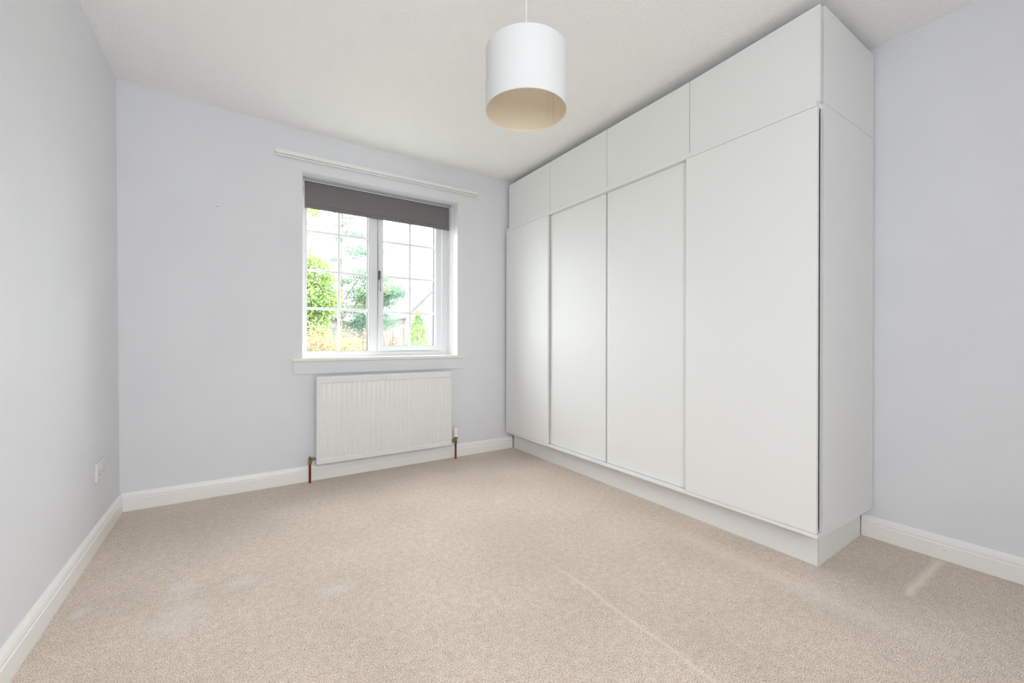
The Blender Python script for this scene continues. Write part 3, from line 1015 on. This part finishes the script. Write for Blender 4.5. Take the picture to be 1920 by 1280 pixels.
def shrub(name, label, m, centre, h, spread, nst, nleaf, size, stem_m, fan=.8, gap=.35):
    t = thing(name, label, 'shrub', centre)
    pts = []
    c = Vector(centre)
    for k in range(nst):
        a = rng.uniform(0, 2 * math.pi)
        r = spread * math.sqrt(rng.uniform(.02, 1))
        hh = h * rng.uniform(.7, 1.0) * (1 - .3 * (r / spread) ** 2)
        e = c + Vector((math.cos(a) * r, math.sin(a) * r, hh))
        mid = c + Vector((math.cos(a) * r * fan * .5, math.sin(a) * r * fan * .5, hh * .55))
        MB().tube([c + Vector((math.cos(a) * .06, math.sin(a) * .06, 0)), mid, e], [.016, .011, .004], 5).build('stem', stem_m, t)
        for q in np.linspace(gap, 1.04, 8):
            p = np.array(c.lerp(mid, q * 2) if q < .5 else mid.lerp(e, (q - .5) * 2))
            pts.append(rng.normal(size=(max(2, nleaf // (nst * 8)), 3)) * (.05 + .10 * spread) + p)
    leaves('foliage', m, t, np.concatenate(pts), size, up=.3, long=2.2)
    return t


shrub('golden_shrub', 'golden-yellow shrub low in the left half of the window view', M['leaf_gold'], (0.90, 6.0, GZ), 1.54, .52, 44, 19000, .019, M['twig'])
shrub('golden_shrub', 'yellow shrub below the conifer trunk, beside the window mullion', M['leaf_gold'], (1.72, 7.4, GZ), 1.48, .44, 36, 12500, .019, M['twig'])
shrub('russet_shrub', 'bare russet-twigged shrub in front of the stone outhouse wall', M['leaf_rust'], (1.97, 6.4, GZ), 1.52, .24, 60, 700, .026, M['twig'], gap=.6)
shrub('green_shrub', 'leafy green shrub beneath the broad-leaved tree', M['leaf_hedge'], (.62, 7.6, GZ), 1.35, .42, 22, 2200, .038, M['bark'])

# small bright conifer on the right
sc_ = thing('young_conifer', 'small bright green conical conifer in front of the gable wall', 'tree', (3.78, 10.0, GZ))
MB().tube([(3.78, 10, GZ), (3.76, 10, 1.6)], [.05, .008], 7).build('trunk', M['bark'], sc_, smooth=True)
pts = []
for k in range(46):
    z = GZ + .3 + 1.75 * k / 46
    r = .70 * (1 - k / 47) ** 1.05 * rng.uniform(.7, 1.15) + .02
    n = int(40 + 110 * r)
    a = rng.uniform(0, 2 * math.pi, n)
    rr = r * np.sqrt(rng.uniform(.25, 1, n))
    pts.append(np.stack([3.77 + rr * np.cos(a), 10 + rr * np.sin(a), z + rng.normal(0, .04, n)], 1))
leaves('foliage', M['leaf_fresh'], sc_, np.concatenate(pts), .028, up=.4, long=2.4)
shrub('low_shrub', 'low loose green shrub in front of the small conical conifer', M['leaf_fresh'], (3.42, 8.5, GZ), 1.32, .42, 26, 2600, .032, M['bark'])

# outhouse of rubble stone with a dark roof edge
oh = thing('stone_outhouse', 'low rubble stone outhouse with a dark roof edge behind the conifer', 'building', (4.2, 16, GZ))
MB().hexa([(3.7, 15, GZ), (5.19, 15, GZ), (5.19, 18, GZ), (3.7, 18, GZ), (3.7, 15, 1.4475), (5.19, 15, 1.80), (5.19, 18, 1.80), (3.7, 18, 1.4475)]).build('wall', M['stone'], oh)
MB().hexa([(3.62, 14.85, 1.431), (5.24, 14.85, 1.815), (5.24, 18.1, 1.815), (3.62, 18.1, 1.431), (3.62, 14.85, 1.50), (5.24, 14.85, 1.885), (5.24, 18.1, 1.885), (3.62, 18.1, 1.50)]).build('roof_slab', M['slate'], oh)
MB().box(5.11, 5.2, 14.985, 15.01, GZ, 1.79).build('quoin_strip', M['pot'], oh)

# gabled stone house
gh = thing('stone_house', 'pale rubble stone gable house with a chimney at the right edge of the view', 'building', (9, 22, GZ))
gp = [(7.3, 21, GZ), (10.9, 21, GZ), (10.9, 21, 2.35), (9.1, 21, 4.05), (7.3, 21, 2.25)]
MB().prism(gp, (0, 0, 0), (0, 8, 0)).build('wall', M['stone'], gh)
rf = [(7.15, 20.85, 2.13), (9.1, 20.85, 4.06), (9.1, 20.85, 4.15), (7.05, 20.85, 2.13)]
MB().prism(rf, (0, 0, 0), (0, 8.2, 0)).build('roof_slope', M['slate'], gh)
rf = [(11.05, 20.85, 2.2), (9.1, 20.85, 4.06), (9.1, 20.85, 4.15), (11.15, 20.85, 2.2)]
MB().prism(rf, (0, 0, 0), (0, 8.2, 0)).build('roof_slope', M['slate'], gh)
chm = MB().box(8.48, 8.80, 21.1, 21.7, 3.2, 3.88).build('chimney', M['pot'], gh)
MB().lathe([(.11, 3.87), (.12, 3.89), (.09, 4.02), (.11, 4.05)], (8.64, 21.4, 0), 10).build('chimney_pot', M['pot'], chm)
MB().tube([(7.22, 20.9, GZ), (7.22, 20.9, 2.2)], .06, 8).build('downpipe', M['downpipe'], gh)

# chimney and ridge of a house farther off
fh = thing('distant_house', 'distant pale house whose chimney pots show past the conifer', 'building', (9.4, 30.5, GZ))
MB().box(7.6, 11.2, 30, 34, GZ, 3.3).build('wall', M['downpipe'], fh)
MB().prism([(7.5, 29.9, 3.3), (7.5, 34.1, 3.3), (7.5, 32, 4.4)], (0, 0, 0), (3.8, 0, 0)).build('roof', M['slate'], fh)
cs = MB().box(9.1, 9.75, 30.2, 30.8, 3.6, 4.72).build('chimney', M['pot'], fh)
for x in (9.2, 9.42, 9.64):
    MB().lathe([(.085, 4.72), (.09, 4.74), (.07, 5.02), (.085, 5.05)], (x, 30.5, 0), 8).build('chimney_pot', M['pot'], cs)

# pale-roofed shed behind the golden shrubs
sd = thing('garden_shed', 'pale-roofed shed half hidden behind the golden shrubs', 'shed', (2.4, 14, GZ))
MB().prism([(1.5, 13.6, GZ), (3.3, 13.6, GZ), (3.3, 13.6, 1.3), (2.4, 13.6, 1.65), (1.5, 13.6, 1.3)], (0, 0, 0), (0, 2, 0)).build('wall', M['downpipe'], sd)
MB().prism([(1.35, 13.5, 1.24), (2.4, 13.5, 1.66), (2.4, 13.5, 1.72), (1.3, 13.5, 1.28)], (0, 0, 0), (0, 2.2, 0)).build('roof_slope', M['slate'], sd)
MB().prism([(3.45, 13.5, 1.24), (2.4, 13.5, 1.66), (2.4, 13.5, 1.72), (3.5, 13.5, 1.28)], (0, 0, 0), (0, 2.2, 0)).build('roof_slope', M['slate'], sd)

# slatted fence
fn = thing('garden_fence', 'russet board fence beside the window mullion', 'fence', (2.3, 8.4, GZ))
bd = MB().box(2.06, 2.15, 8.39, 8.41, GZ, 1.18).build('fence_board', M['fence'], fn)
for k in range(1, 3):
    o = bd.copy()
    COL.objects.link(o)
    o.location.x = .112 * k
    o.location.z = random.uniform(-.02, .02)
MB().box(2.04, 2.40, 8.41, 8.44, .7, .78).build('fence_rail', M['fence'], fn)
